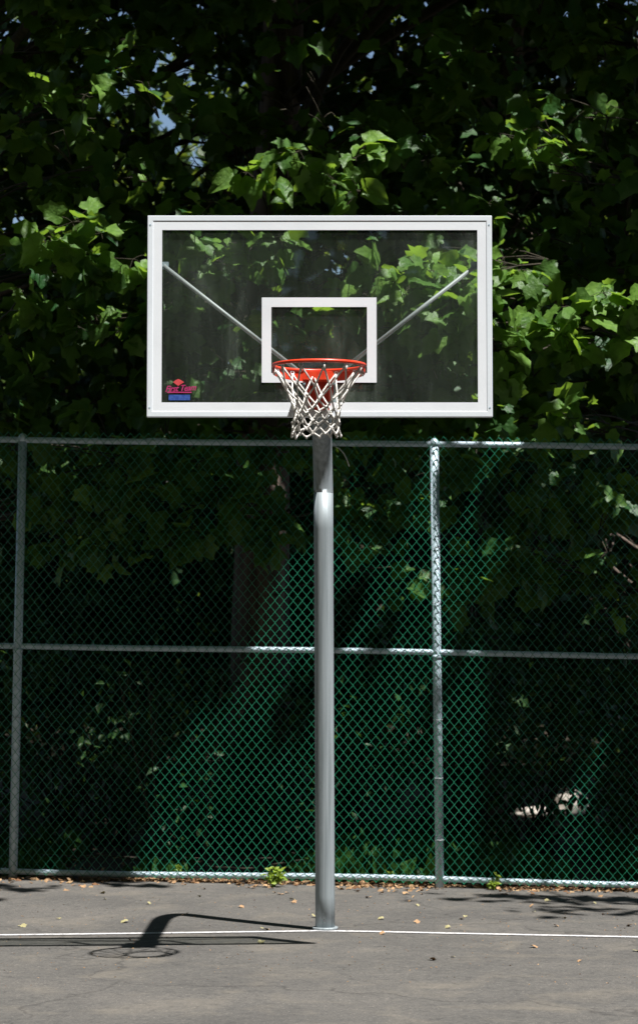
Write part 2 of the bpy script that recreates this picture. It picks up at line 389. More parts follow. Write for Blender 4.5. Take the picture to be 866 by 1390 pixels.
for kk in range(len(rings)-1):
    for i in range(NH):
        for s in (0,1):
            j = (i+(s-1 if kk%2==0 else s))%NH
            a=nodes[kk][i]; b=nodes[kk+1][j]; mid=(a+b)/2+Vector([random.uniform(-.006,.006) for _ in range(3)])+Vector((0,0,-.004 if kk else -.002))
            pp=[]
            for t in (0,.2,.4,.6,.8,1):
                pp.append(a*(1-t)**2+mid*2*t*(1-t)+b*t*t if True else None)
            mb.tube(pp, .0048, 6)
for kk in range(1,len(rings)):
    for nd in nodes[kk]:
        mb.tube([nd+Vector((0,0,.009)), nd, nd-Vector((0,0,.009))], [.0045,.0072,.0045], 6)
for (a,c),nd in zip(hooks,nodes[0]):
    mb.tube([c+Vector((0,0,-.012)), nd+Vector((0,0,-.012)), nd+Vector((0,0,-.03))],[.005,.007,.005],6)
mb.build('net', M['cord'], hoop, smooth=True)

# ---------------------------------------------------------------- chain link fence
def F(x, z, off=0): return Vector((x, yf(x)-off, z+FSL*x))
FH = 3.09
fence = empty('chain_link_fence', (0, YF, 0), 'tall green chain link fence on grey galvanised posts and rails behind the hoop', 'fence')
posts=[(-8.03,0),(-5.08,-.02),(-2.105,-.045),(.805,.028),(3.76,.01),(6.7,0)]
for x,l in posts:
    mb=MB(); z0=-.05; mb.tube([F(x+l, z0), F(x+l*.5, FH/2), F(x, FH+.005)], .0305, 20)
    po = mb.build('post', M['galv'], fence, smooth=True)
    mb=MB(); c=F(x,FH)
    mb.tube([c+Vector((0,0,-.012)),c+Vector((0,0,.016)),c+Vector((0,0,.036)),c+Vector((0,0,.046))],[.033,.034,.024,.008],20)
    mb.build('post_cap', M['galv'], po, smooth=True)
    for zz in (1.60,):
        mb=MB(); c=F(x+l*.5,zz); mb.tube([c-Vector((0,0,.014)),c+Vector((0,0,.014))],.034,20); mb.build('clamp', M['galv'], po, smooth=True)
RZ=[.055,1.63,FH]
for nm,z in zip(('bottom_rail','middle_rail','top_rail'),RZ):
    mb=MB(); o=.0 if z>3 else .0
    if nm=='top_rail':
        mb.tube([F(x,z,0)+Vector((0,0,.004*math.sin(x*1.3))) for x in [ -8.03+ i*.5 for i in range(30)]], .021, 16)
    else:
        mb.tube([F(x,z,0)+Vector((0,0,(.008 if z<1 else .004)*math.sin(x*1.7+1))) for x in [ -8.03+ i*.5 for i in range(30)]], .0205, 16)
    mb.build(nm, M['galv'], fence, smooth=True)
for sx in (-4.3,-1.15,1.15+.69,4.9):
    mb=MB(); c=F(sx,FH); mb.tube([c-Vector((.07,0,0)),c+Vector((.07,0,0))],.0235,16); mb.build('rail_sleeve', M['galv'], fence, smooth=True)
PW=.0320; PHH=.0390; wr=.0021
for pi in range(len(posts)-1):
    xa, xb = posts[pi][0], posts[pi+1][0]
    mb=MB(); nw=int(round((xb-xa)/PW)); pw=(xb-xa)/nw
    for i in range(nw):
        xc=xa+(i+.5)*pw; pts=[]; nseg=80; z0=.03
        for j in range(nseg+1):
            sgn = 1 if (j+i)%2 else -1
            z=z0+j*(FH+.055-z0)/nseg
            w = Vector((xc*2.1, z*2.1, 0))
            dx=.006*noise.noise(w); dz=.005*noise.noise(w+Vector((9,9,9)))
            # each wire hooks round its neighbour at the bends
            pts.append(F(xc+sgn*(pw/2+.0014)+dx, z+dz, .0345+(.0022 if sgn>0 else -.0022)+.012*noise.noise(Vector((xc*.8,z*.8,5)))))
        mb.tube(pts, wr, 4, cap=False)
    mb.build('mesh_panel', M['vinyl'], fence, smooth=True)
# wire ties on rails and posts
mb=MB()
def tie(c, ax):
    pts=[]; mb=MB()
    for j in range(9):
        a=2*math.pi*j/8
        if ax=='x': pts.append(c+Vector((0,math.cos(a)*.032-.006,math.sin(a)*.025)))
        else: pts.append(c+Vector((math.sin(a)*.033,math.cos(a)*.036-.006,0)))
    mb.tube(pts,.0022,5); mb.build('wire_tie', M['brace'], fence)
for z in RZ:
    x=-7.8
    while x<6.6: tie(F(x+random.uniform(-.03,.03),z),'x'); x+=.62
for x,l in posts[1:5]:
    for z in (.35,.75,1.15,2.0,2.4,2.8): tie(F(x+l*(1-z/FH),z+random.uniform(-.04,.04)),'z')
# loose pale cord caught in the mesh just right of the pole
mb=MB(); mb.tube([at(455,606,16.98),at(461,609,16.94),at(467,616,16.93),at(471,624,16.95),at(474,633,16.98)], .0035, 6)
tag(mb.build('loose_cord', M['cord'], None, smooth=True), 'short frayed white cord caught in the fence mesh right of the pole', 'cord')

# ---------------------------------------------------------------- leaves
_h=[(0,0),(0,.35),(0,.66),(0,1.0)]
_s=[(.16,-.07),(.42,-.03),(.58,.22),(.40,.40),(.54,.74),(.26,.74),(.13,.88)]
def full_leaf():
    v=[(x,y) for x,y in _h]; R_=[];L_=[]
    for x,y in _s: R_.append(len(v)); v.append((x,y))
    for x,y in _s: L_.append(len(v)); v.append((-x,y))
    f=[]
    def side(S,flip):
        t=[(0,S[0],1),(S[0],S[1],1),(S[1],S[2],1),(S[2],S[3],1),(S[3],2,1),(S[3],S[4],S[5]),(S[3],S[5],2),(S[5],S[6],2),(S[6],3,2)]
        for a in t: f.append(a[::-1] if flip else a)
    side(R_,False); side(L_,True)
    v=np.array([(x,y,.28*abs(x)-.30*y*y-.25*max(0,abs(x)-.3)) for x,y in v]); return v, np.array(f)
def mid_leaf():
    pts=[(0,0,0),(.42,.12,.06),(.22,.42,.05),(.34,.72,-.06),(0,1,-.28),(-.34,.72,-.06),(-.22,.42,.05),(-.42,.12,.06)]
    return np.array(pts), np.array([(0,1,2),(2,3,4),(4,5,6),(6,7,0),(0,2,6),(2,4,6)])
def oval_leaf():
    pts=[(0,0,0),(.22,.25,.05),(.24,.6,.02),(0,1,-.2),(-.24,.6,.02),(-.22,.25,.05)]
    return np.array(pts), np.array([(0,1,2),(0,2,3),(0,3,4),(0,4,5)])
def quad_leaf():
    return np.array([(0,0,0),(.40,.5,.05),(0,1,-.12),(-.40,.5,.05)]), np.array([(0,1,2),(0,2,3)])
_r=[(.22,-.06),(.40,.02),(.47,.22),(.46,.42),(.43,.66),(.30,.80),(.15,.93)]
def round_leaf():
    keep=list(_s); _s[:]=_r; v,f=full_leaf(); _s[:]=keep; return v
LT={'full':full_leaf(),'mid':mid_leaf(),'oval':oval_leaf(),'quad':quad_leaf()}
def leaves_mesh(name, pos, tipdir, normal, size, kind, mat, parent=None, tone=None, smooth=True):
    """pos (N,3) leaf bases; tipdir, normal (N,3)"""
    V,Fc = LT[kind]; n=len(pos)
    if n==0: return None
    t = tipdir/np.linalg.norm(tipdir,axis=1,keepdims=True)
    nn = normal - t*np.sum(normal*t,axis=1,keepdims=True); nn/= (np.linalg.norm(nn,axis=1,keepdims=True)+1e-9)
    s = np.cross(t,nn)
    wf = rng.uniform(.8,1.15,(n,1,1)); cf = rng.uniform(.3,2.4,(n,1,1))
    VV = np.repeat(V[None],n,axis=0)
    if kind=='full':
        a=rng.beta(.9,2.0,(n,1,1)); VV = V[None]*(1-a)+round_leaf()[None]*a
        VV = VV + rng.normal(0,.022,VV.shape)
        VV[:,:,0] += .22*rng.normal(size=(n,1))*VV[:,:,1]**2          # each blade bends a little sideways
        VV[:,:,2] += .10*np.sin(VV[:,:,0]*6+rng.uniform(0,6,(n,1)))*np.abs(VV[:,:,0])
    P = pos[:,None,:] + size[:,None,None]*(VV[:,:,0:1]*s[:,None,:]*wf + VV[:,:,1:2]*t[:,None,:] + VV[:,:,2:3]*nn[:,None,:]*cf)
    P = P.reshape(-1,3)
    Fa = (Fc[None,:,:] + (np.arange(n)*len(V))[:,None,None]).reshape(-1,3)
    me = bpy.data.meshes.new(name); me.vertices.add(len(P)); me.vertices.foreach_set('co', P.astype(np.float32).ravel())
    nf=len(Fa); me.loops.add(nf*3); me.loops.foreach_set('vertex_index', Fa.astype(np.int32).ravel())
    me.polygons.add(nf); me.polygons.foreach_set('loop_start', np.arange(0,nf*3,3,dtype=np.int32))
    try: me.polygons.foreach_set('loop_total', np.full(nf,3,dtype=np.int32))
    except Exception: pass
    if smooth: me.polygons.foreach_set('use_smooth', np.ones(nf,dtype=bool))
    at_ = me.attributes.new('tone','FLOAT','POINT')
    if tone is None: tone = rng.random(n)
    at_.data.foreach_set('value', np.repeat(tone,len(V)).astype(np.float32))
    me.update(calc_edges=True); me.validate()
    return link(name, me, mat, parent)
def unit(a): return a/np.linalg.norm(a,axis=1,keepdims=True)

# openings in the foliage: (photo px, py, radius, share of leaves kept, reaches the sky)
GAPS=[(240,178,26,.10,1),(268,208,26,.12,1),(205,150,16,.15,1),(290,170,12,.1,1),(225,80,26,.2,1),(222,155,20,.1,1),(560,35,24,.2,1),(500,35,18,.2,1),(20,290,18,.1,1),(455,345,30,.12,1),(210,235,14,.1,1),(50,225,14,.1,1),(575,175,14,.2,1),(540,205,12,.3,1),(755,90,14,.3,1),(430,385,10,.2,1),(310,5,14,.2,1),(540,5,16,.1,1),(790,325,7,.1,1),
      (170,110,36,.3,0),(165,220,22,.4,0),(840,280,42,.45,0),(110,500,34,.55,0),(70,820,20,.35,0),(210,640,30,.6,0),(770,1078,26,.35,0),(752,1045,22,.45,0),(722,1098,22,.3,0),(780,1010,20,.5,0),(560,650,30,.6,0),(500,75,30,.5,0)]
def cull(p, sky, sun):
    qx=CX+p[:,0]*FPX/p[:,1]; qy=YH-(p[:,2]-H)*FPX/p[:,1]; keep=np.ones(len(p),bool); rn=rng.random(len(p))
    for (a,b,r,k_,sk) in GAPS:
        if sky and not sk: continue
        th=np.arctan2(qy-b,qx-a); rr_=r*(1+.28*np.sin(3*th+a)+.2*np.sin(5*th+b)+.12*np.sin(9*th))
        keep &= ~(((qx-a)**2+(qy-b)**2<rr_**2)&(rn>k_))
    if sun:
        uu=p[:,0]-SUNX*p[:,2]; vv=p[:,1]+SUNY*p[:,2]
        for (a,b,r),z in zip(SPOTS,SPZ): keep &= ~(((uu-a)**2+(vv-b)**2<(r+.05)**2)&(p[:,2]>z+.3))
    return keep
def GONE(b): return not cull(np.array([[b[0],b[1],b[2]]]),False,False)[0]
class Leaves:
    def __init__(s): s.tn=[];s.p=[];s.t=[];s.n=[];s.s=[]
    def add(s,p,t,n,z): s.p.append(p);s.t.append(t);s.n.append(n);s.s.append(z)
    def arr(s): return np.concatenate(s.p),np.concatenate(s.t),np.concatenate(s.n),np.concatenate(s.s)
def blob(L, c, rad, n, size, face=(0,-.55,.75), jit=.55, droop=.6):
    """leaves spread round the twig ends near c"""
    d = rng.normal(size=(n,3)); p = np.array(c)+d*np.array(rad)*.55
    out = d*np.array([1,1,.4]); out = out/ (np.linalg.norm(out,axis=1,keepdims=True)+1e-6)
    t = out*.8+rng.normal(size=(n,3))*.35+np.array([0,-.15,-droop])
    nr = np.array(face)+rng.normal(size=(n,3))*jit
    L.add(p,unit(t),unit(nr),rng.uniform(.65,1.15,n)*size)

# what the sun reaches: measured on the fence plane (photo pixels), then carried along the sun's rays
def fuv(px,py):
    x=(px-CX)/FPX*YF; z=H+(YH-py)/FPX*YF; return (x-SUNX*z, YF+SUNY*z)
LITP=[fuv(*p) for p in [(172,1215),(185,1100),(197,1010),(245,950),(322,872),(360,795),(408,690),(424,650),(440,690),(478,745),(520,705),(556,650),(582,560),(740,560),(712,680),(672,735),(662,900),(655,960),(650,1215)]]
def inpoly(x,y,poly):
    c=np.zeros(len(x),bool); m=len(poly)
    for i in range(m):
        x1,y1=poly[i];x2,y2=poly[i-1]
        cond=((y1>y)!=(y2>y)); xi=(x2-x1)*(y-y1)/((y2-y1) if y2!=y1 else 1e-9)+x1
        c^=(cond&(x<xi))
    return c
SPZ=[]; SPOTS=[]  # (u,v,radius): openings in the canopy
def open_at(px,py,D,r):
    p=at(px,py,D); SPOTS.append((p.x-SUNX*p.z, p.y+SUNY*p.z, r)); SPZ.append(p.z)

# sunlit sprays seen in the photo: (px,py,depth,radius m, leaves)
HERO=[(475,235,17.5,.26,20),(500,215,17.7,.12,7),(345,240,17.8,.16,9),(395,225,18.0,.20,10),(88,312,17.5,.22,18),(125,330,17.7,.18,10),(40,335,17.7,.14,7),(45,408,17.6,.20,9),
      (575,385,17.6,.24,30),(615,400,17.4,.28,40),(560,370,17.5,.18,16),(590,440,17.5,.2,16),(640,370,17.6,.18,18),(560,430,17.7,.18,14),(640,460,17.6,.16,10),(600,445,17.5,.2,13),(525,375,17.8,.15,8),(395,345,17.9,.20,12),(345,325,18.1,.16,8),(300,365,18.2,.16,7),(440,420,18.0,.10,4),
      (770,440,17.5,.28,26),(820,425,17.4,.24,20),(720,465,17.5,.24,17),(690,480,17.4,.16,8),(720,385,17.8,.20,12),(690,350,17.9,.14,6),(795,470,17.6,.2,14),(855,440,17.5,.18,9),
      (790,568,17.4,.20,10),(745,562,17.5,.14,6),(830,575,17.6,.16,6),(690,185,18.0,.16,8),(735,205,18.1,.14,6),(130,130,18.3,.18,8),(180,430,18.0,.16,7),(60,115,18.2,.18,9),(130,160,18.4,.16,8),(175,60,18.5,.14,6),(30,180,18.2,.14,6),(270,340,17.8,.16,8),(250,410,17.9,.16,8),(330,440,17.9,.14,6),(465,375,18.0,.14,6),(620,345,17.9,.16,8),(610,75,18.6,.14,5),(820,150,18.3,.16,7),(440,160,18.4,.14,5),(185,240,18.4,.2,8),(160,350,17.9,.15,6)]
for (px,py,D,r,n) in HERO: open_at(px,py,D,r*(1.0 if 500<px<680 else .85))
for (px,py,D,r) in [(360,760,20.3,.10),(375,720,20.3,.09),(745,1050,24,.22),(775,1090,24.5,.30),(725,1098,24.5,.22),(655,130,22,.25),(750,120,22,.3),(645,60,22,.2),(700,990,22,.2),(240,690,19,.16),(220,740,20,.2),(190,700,19,.14),(860,640,17.8,.2),(545,760,19,.15),(620,700,18.6,.18),(590,780,18.8,.2),(375,1180,17,.12)]:
    open_at(px,py,D,r)
SP=np.array(SPOTS)
def shaded(u,v,m=.07):
    ok = v>17.13+.05*np.sin(u*5)
    wu=u+.05*np.sin(v*23+u*9)+.035*np.sin(u*31+v*17); wv=v+.03*np.sin(u*27+v*8)
    fl = inpoly(wu,wv,LITP) & (v<18.16) & ~((np.sin(u*13.7+v*9)*np.sin(v*21-u*6.1)>.80)&(np.sin(u*40)>-.2))
    ok &= ~fl
    for (a,b,r) in SP: ok &= ((u-a)**2+(v-b)**2) > (r+m)**2
    return ok

# ---------------------------------------------------------------- trees
def limb_path(a,b,sag,n=8,wob=.06):
    a=Vector(a);b=Vector(b);out=[]
    L=(b-a).length; o=Vector((random.random()*50,random.random()*50,0))
    for i in range(n+1):
        t=i/n; p=a.lerp(b,t)+Vector((0,0,sag*math.sin(math.pi*t)*L))
        w=wob*L*math.sin(math.pi*t)
        p+=Vector((noise.noise(o+Vector((t*2,0,0))),noise.noise(o+Vector((t*2,7,0))),noise.noise(o+Vector((t*2,0,7)))))*w
        out.append(p)
    return out
def trunk_mesh(mb, x,y,h,r,lean=(0,0)):
    pts=[];rr=[];n=18;o=Vector((x*3,y*3,0))
    for i in range(n+1):
        t=i/n; z=-.1+t*(h+.1)
        pts.append(Vector((x+lean[0]*t+.12*noise.noise(o+Vector((t*3,0,0)))*min(1,3*t), y+lean[1]*t+.12*noise.noise(o+Vector((0,t*3,0)))*min(1,3*t), z)))
        fl = 1+.9*math.exp(-z*2.2)
        rr.append(r*(1-.6*t)*fl)
    n0=len(mb.v); mb.tube(pts,rr,20)
    for i in range(n0,len(mb.v)):      # bark ridges and swelling
        v=Vector(mb.v[i]); k_=noise.noise(Vector((v.x*14,v.y*14,v.z*1.5)))
        c=pts[min(n,(i-n0)//20)]; d=(v-c); d.z=0
        if d.length>1e-4: mb.v[i]=tuple(v+d.normalized()*k_*r*.13)
    return pts
CAN={}   # canopy leaves collected per tree
def tree(key,name,label,x,y,h,r,lean=(0,0),clusters=(),leafsize=.15,kind='mid',mat='leaf_mid',group=None,per=40,crad=.5,extra=None,cat='tree'):
    t=empty(name,(x,y,0),label,cat,group)
    mb=MB(); tp=trunk_mesh(mb,x,y,h,r,lean); mb.build('trunk',M['bark'],t,smooth=True)
    mb=MB(); L=Leaves()
    for ci,c in enumerate(clusters):
        c=Vector(c); zz=max(.25*h,min(h*.93,c.z-.35*((c.x-x)**2+(c.y-y)**2)**.5))
        k_=min(range(len(tp)),key=lambda i:abs(tp[i].z-zz)); s=tp[k_]
        rl=min(r*.32,.012+.010*(c-s).length)
        path=limb_path(s,c,.06); mb.tube(path,[rl*(1-.8*i/8)+.003 for i in range(9)],6)
        for q in range(3):
            e=c+Vector((random.gauss(0,crad*.6),random.gauss(0,crad*.6),random.gauss(0,crad*.4)))
            mb.tube([path[6],(path[6]+e)/2+Vector((0,0,.03)),e],[.007,.005,.003],4)
        blob(L,c,(crad,crad,crad*.65),per,leafsize)
    if extra: extra(mb,L,tp)
    mb.build('branches',M['bark'],t,smooth=True)
    p,tt,nn,ss=L.arr(); k_=cull(p,False,True)
    leaves_mesh('crown',p[k_],tt[k_],nn[k_],ss[k_],kind,M[mat],t)
    return t

# front sprays of big lobed leaves, split between the three front trees
def spray(mb,L,px,py,D,r,n,tp=None,size=.175,face=(0.15,-.62,.70),hero=False):
    c=at(px,py,D)
    if tp:
        s=min(tp,key=lambda q:abs(q.z-(c.z-.2)))
        path=limb_path(s,c,.05,10,.05); mb.tube(path,[.014-.0011*i for i in range(11)],6); st=path[8]
    else: st=c+Vector((0,.3,-.1))
    m=max(2,n//5)
    for i in range(m):
        a=random.uniform(0,2*math.pi); e=c+Vector((math.cos(a)*r*random.uniform(.2,.8),random.uniform(-.5,.35)*r,math.sin(a)*r*random.uniform(.2,.8)))
        mb.tube([st,(st+e)/2+Vector((0,0,.02)),e],[.006,.0045,.003],5)
        for q in range(n//m+1):
            ang=random.uniform(0,2*math.pi); out=Vector((math.cos(ang),-.35+random.gauss(0,.3),math.sin(ang)*.55-.35)).normalized()
            b=e+out*random.uniform(.04,.11)+Vector((random.gauss(0,.03),random.gauss(0,.03),random.gauss(0,.03)))
            if GONE(b): continue
            if not hero:
                uu=b.x-SUNX*b.z; vv=b.y+SUNY*b.z
                if np.any(((SP[:,0]-uu)**2+(SP[:,1]-vv)**2<(SP[:,2]+.04)**2)&(b.z>np.array(SPZ)+.02)): continue
            mb.tube([e,(e+b)/2+Vector((0,0,.008)),b],[.0022,.002,.0016],3,cap=False)
            nr=np.array(face)+rng.normal(size=3)*.42
            z=size*random.choice((.5,.7,.85,1,1.1,1.25))
            L.add(np.array([b]),unit(np.array([out])+rng.normal(size=(1,3))*.12),unit(nr[None]),np.array([z])); L.tn.append(random.uniform(.35,1) if hero else random.uniform(0,.5))  # paler tones paint sunlight into hero sprays, darker ones paint shade into the rest

def region_clusters(n,px0,px1,py0,py1,D0,D1):
    out=[]
    for i in range(n):
        out.append((random.uniform(px0,px1),random.uniform(py0,py1),random.uniform(D0,D1)))
    return out
frontx={'A':(200,600),'C':(-200,200),'D':(600,1080)}
FR_=region_clusters(330,-150,1020,-90,640,17.5,20.2)
FR_+=region_clusters(26,60,420,610,730,17.6,18.8)      # low boughs behind the fence
FR_+=region_clusters(16,600,880,650,820,17.7,18.9)
FR_+=region_clusters(8,440,600,620,780,18.2,19.2)
def canopy_fill(key,L,u0,u1):
    """upper crown, carried out over the fence towards the light"""
    area=(u1-u0)*(19.5-17.1); n=int(area*8/.030)
    u=rng.uniform(u0,u1,n); v=rng.uniform(17.1,19.5,n); z=rng.uniform(7.2,9.8,n)
    k_=shaded(u,v,.085); u,v,z=u[k_],v[k_],z[k_]
    p=np.stack([u+SUNX*z, v-SUNY*z, z],1); n=len(p)
    nr=np.array([.32,-.25,1.])+rng.normal(size=(n,3))*.28
    t=rng.normal(size=(n,3))*np.array([1,1,.3]); sz=rng.uniform(.20,.30,n)
    t=unit(t-nr*0.); L.add(p-t*sz[:,None]*.5,t,unit(nr),sz)
    area=(u1-u0)*(34-19.5); n=int(area*8/.045)
    u=rng.uniform(u0,u1,n); v=rng.uniform(19.5,34,n); z=np.maximum(7.6,2.0+.272*v)+rng.uniform(0,3.2,n)
    k_=shaded(u,v,.06)&((np.sin(u*2.3+v)+np.sin(v*3.1-u*1.7)+rng.normal(size=n)*.9)>-2.0); u,v,z=u[k_],v[k_],z[k_]
    p=np.stack([u+SUNX*z, v-SUNY*z, z],1); n=len(p)
    nr=np.array([.32,-.25,1.])+rng.normal(size=(n,3))*.35
    t=rng.normal(size=(n,3))*np.array([1,1,.3]); sz=rng.uniform(.24,.34,n)
    L.add(p-unit(t)*sz[:,None]*.5,unit(t),unit(nr),sz)
HUGE=[]
# pieces of crown that reach out over the court (they throw the soft patches of shade on it)
def court_patch(L,mb,tp,items):
    for (px,py,D,ru,rv,n) in items:
        g=at(px,py,D); u0,v0=g.x,D; z=rng.uniform(8.2,9.6,n); d=rng.normal(size=(n,2))
        p=np.stack([u0+d[:,0]*ru+SUNX*z, v0+d[:,1]*rv-SUNY*z, z],1)
        nr=np.array([.32,-.25,1.])+rng.normal(size=(n,3))*.3; t=rng.normal(size=(n,3))*np.array([1,1,.3]); sz=rng.uniform(.14,.24,n)
        L.add(p,unit(t),unit(nr),sz)
        e=Vector((u0+SUNX*8.8,v0-SUNY*8.8,8.8)); s_=min(tp,key=lambda q:abs(q.z-6.5))
        mb.tube(limb_path(s_,e,.05,10,.06),[.05-.0044*i for i in range(11)],6)
def front_tree(key,name,label,x,y,h,r,lean,u0,u1):
    t=empty(name,(x,y,0),label,'tree')
    mb=MB(); tp=trunk_mesh(mb,x,y,h,r,lean); mb.build('trunk',M['bark'],t,smooth=True)
    lo,hi=frontx[key]; mb=MB(); L=Leaves(); U=Leaves()
    for (px,py,D,rr_,n) in HERO:
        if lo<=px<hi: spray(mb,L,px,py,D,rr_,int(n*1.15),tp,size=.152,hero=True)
    for (px,py,D) in FR_:
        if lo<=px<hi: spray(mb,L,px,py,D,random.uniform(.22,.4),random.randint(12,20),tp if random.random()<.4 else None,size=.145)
    canopy_fill(key,U,u0,u1)
    if key=='D': court_patch(U,mb,tp,[(690,1203,16.55,.30,.05,16),(790,1212,16.3,.42,.10,34),(850,1228,15.6,.35,.12,26),(760,1228,15.6,.25,.05,9),(880,1210,16.3,.3,.2,30)])
    if key=='C': court_patch(U,mb,tp,[(5,1202,16.6,.14,.12,14),(-60,1205,16.4,.25,.3,22),(170,1192,16.95,.3,.04,12)])
    for i in range(14):   # heavy limbs carrying the upper crown
        uu=random.uniform(u0,u1); vv=random.uniform(17.6,23); z=random.uniform(7.6,9.5)
        if not shaded(np.array([uu]),np.array([vv]),.15)[0]: continue
        e=Vector((uu+SUNX*z,vv-SUNY*z,z)); s=min(tp,key=lambda q:abs(q.z-(e.z-2)))
        mb.tube(limb_path(s,e,.05,10,.1),[.06-.0052*i for i in range(11)],6)
    mb.build('branches',M['twig'],t,smooth=True)
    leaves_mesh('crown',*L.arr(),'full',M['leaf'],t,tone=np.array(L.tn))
    leaves_mesh('upper_crown',*U.arr(),'mid',M['leaf'],t)
front_tree('A','tulip_tree','big tree with thick brown trunk rising behind the left half of the backboard',-.55,20.4,12.5,.25,(.35,0),-2.6,1.6)
front_tree('C','tulip_tree','leafy tree overhanging the fence at the left edge of the picture',-3.25,19.6,11.5,.2,(.3,0),-7.5,-2.6)
front_tree('D','tulip_tree','leafy tree overhanging the fence at the right with bright sunlit leaves',3.15,19.3,11.5,.2,(-.3,0),1.6,6.5)

# woodland trees behind
def crown_points(x,y,z0,z1,rx,n,gap=()):
    out=[]
    while len(out)<n:
        a=random.uniform(0,2*math.pi); rr_=rx*math.sqrt(random.random()); z=random.uniform(z0,z1)
        p=(x+rr_*math.cos(a), y+rr_*math.sin(a)*.8, z)
        out.append(p)
    return out
mids=[('maple_tree','mid-sized tree with forked sunlit upper trunk behind the top right of the backboard',1.5,23.5,12,.16,(.6,0),150),
      ('maple_tree','slender dark tree far back behind the left end of the backboard',-1.75,24.2,12,.12,(-.2,0),150),
      ('maple_tree','dark woodland tree standing behind the right edge of the fence',3.3,25.0,12,.15,(-.3,0),150),
      ('maple_tree','dark woodland tree standing at the far left behind the fence',-3.7,23.4,12,.14,(.2,0),150),
      ('maple_tree','woodland tree seen in the dark gap right of the hoop pole',.55,26.5,12,.15,(.2,0),150)]
for (nm,lb,x,y,h,r,ln,nc) in mids:
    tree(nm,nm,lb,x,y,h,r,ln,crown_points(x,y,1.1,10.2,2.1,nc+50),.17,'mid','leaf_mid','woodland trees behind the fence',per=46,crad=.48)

# shrubs behind the fence
shr=[(-2.9,19.4,1.5,'dense dark shrub behind the fence near the left post'),(-1.7,20.2,1.7,'dark shrub with bare arching stems behind the left fence panel'),(-.9,19.6,1.1,'low dark shrub in the lit corner of the left fence panel'),
     (.25,19.8,1.5,'dark leafy shrub directly behind the hoop pole'),(1.05,20.4,1.8,'dark shrub behind the right fence post'),(1.75,19.8,1.3,'green leaning shrub behind the right fence panel'),(2.9,20.5,1.9,'dark shrub behind the fence at the right edge'),
     (-2.3,22,2.2,'tall shrub deep in the wood on the left'),(.2,22.5,2.3,'tall shrub deep in the wood behind the pole'),(3.3,23,2.2,'tall shrub deep in the wood on the right'),(-4.1,21.5,2.1,'tall shrub beyond the left end of the fence')]
for (x,y,h,lb) in shr:
    t=empty('shrub',(x,y,0),lb,'shrub'); mb=MB(); L=Leaves(); w=.75 if y<21 else 1.1
    for i in range(int(24*w/.7)):
        a=random.uniform(0,6.283); rr_=w*math.sqrt(random.random()); e=Vector((x+rr_*math.cos(a),y+rr_*.7*math.sin(a),random.uniform(.15,1)*h))
        mb.tube(limb_path((x+random.gauss(0,.08),y+random.gauss(0,.08),-.03),e,.08,5,.08),[.012,.010,.008,.006,.005,.003],5)
        blob(L,e,(.32,.32,.28),34,.105,(0,-.5,.8),.5,.4)
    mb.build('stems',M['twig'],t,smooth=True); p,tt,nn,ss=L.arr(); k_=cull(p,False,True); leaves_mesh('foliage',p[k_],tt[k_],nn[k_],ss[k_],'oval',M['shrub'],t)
# bare saplings leaning behind the left panel
for i,(x0,x1,lb) in enumerate([(-1.17,-1.5,'thin bare brown stem leaning left behind the left fence panel'),(-1.12,-1.28,'thin upright bare stem beside a leaning one behind the left fence panel'),(-.86,-.72,'thin bare stem leaning right behind the lit part of the left panel')]):
    mb=MB(); D=17.9+.1*i
    mb.tube(limb_path((x0,D,-.03),(x1,D+.1,1.5),.0,8,.05),[.010-.0008*k_ for k_ in range(9)],6)
    for q in range(4):
        z=.5+.25*q; xx=x0+(x1-x0)*z/1.5; mb.tube([(xx,D+.04,z),(xx+random.uniform(-.2,.2),D,z+.3)],[.004,.002],4)
    tag(mb.build('sapling',M['twig'],None,smooth=True),lb,'sapling','bare saplings behind the left fence panel')
# fallen branches lying behind the fence
for (a,b,lb) in [((-2.0,17.6,.16),(-.95,17.75,.06),'long thin fallen branch lying behind the left part of the fence'),((-.35,17.5,.10),(.0,17.6,.12),'short fallen stick behind the fence left of the pole')]:
    mb=MB(); mb.tube(limb_path(a,b,.03,8,.06),[.009-.0006*i for i in range(9)],6)
    tag(mb.build('fallen_branch',M['stone'] if False else M['twig'],None,smooth=True),lb,'branch')

# far wood that reads as one mass
def mass(name,label,y0,y1,x0,x1,z0,z1,n,size,mat,gaps=True):
    cl=rng.uniform(0,1,(n//45,3)); c=np.stack([x0+(x1-x0)*cl[:,0],y0+(y1-y0)*cl[:,1],z0+(z1-z0)*cl[:,2]],1)
    p=np.repeat(c,45,axis=0)+rng.normal(size=(len(c)*45,3))*np.array([.8,.8,.55])
    if gaps: p=p[cull(p,name!='distant_wood',False)]
    m=len(p); nr=np.array([.1,-.4,.9])+rng.normal(size=(m,3))*.6; t=rng.normal(size=(m,3))+np.array([0,0,-.4])
    o=leaves_mesh(name,p,unit(t),unit(nr),rng.uniform(.7,1.2,m)*size,'quad',M[mat],None)
    return tag(o,label,'trees',kind='stuff')
mass('distant_wood','distant mass of trees closing the view behind the near trunks',30,42,-9,9,.3,9.6,52000,.24,'leaf_far')
mass('far_tree_line','farthest tree line with pale sunlit leaves glimpsed through gaps',46,58,-15,15,.2,12.5,30000,.42,'leaf_far')

# unseen leaf masses added behind the camera and at both sides to block sky light
mass('rear_sky_blocker','unseen leaf mass added behind the camera to block sky light',-14,-3,-18,18,.5,28,40000,.8,'leaf_far',False)
mass('side_sky_blocker','unseen leaf mass added along the right side to block sky light',-4,13,12.5,17,.5,24,22000,.8,'leaf_far',False)
mass('side_sky_blocker','unseen leaf mass added along the left side to block sky light',-4,15.5,-12,-7,.5,22,24000,.8,'leaf_far',False)
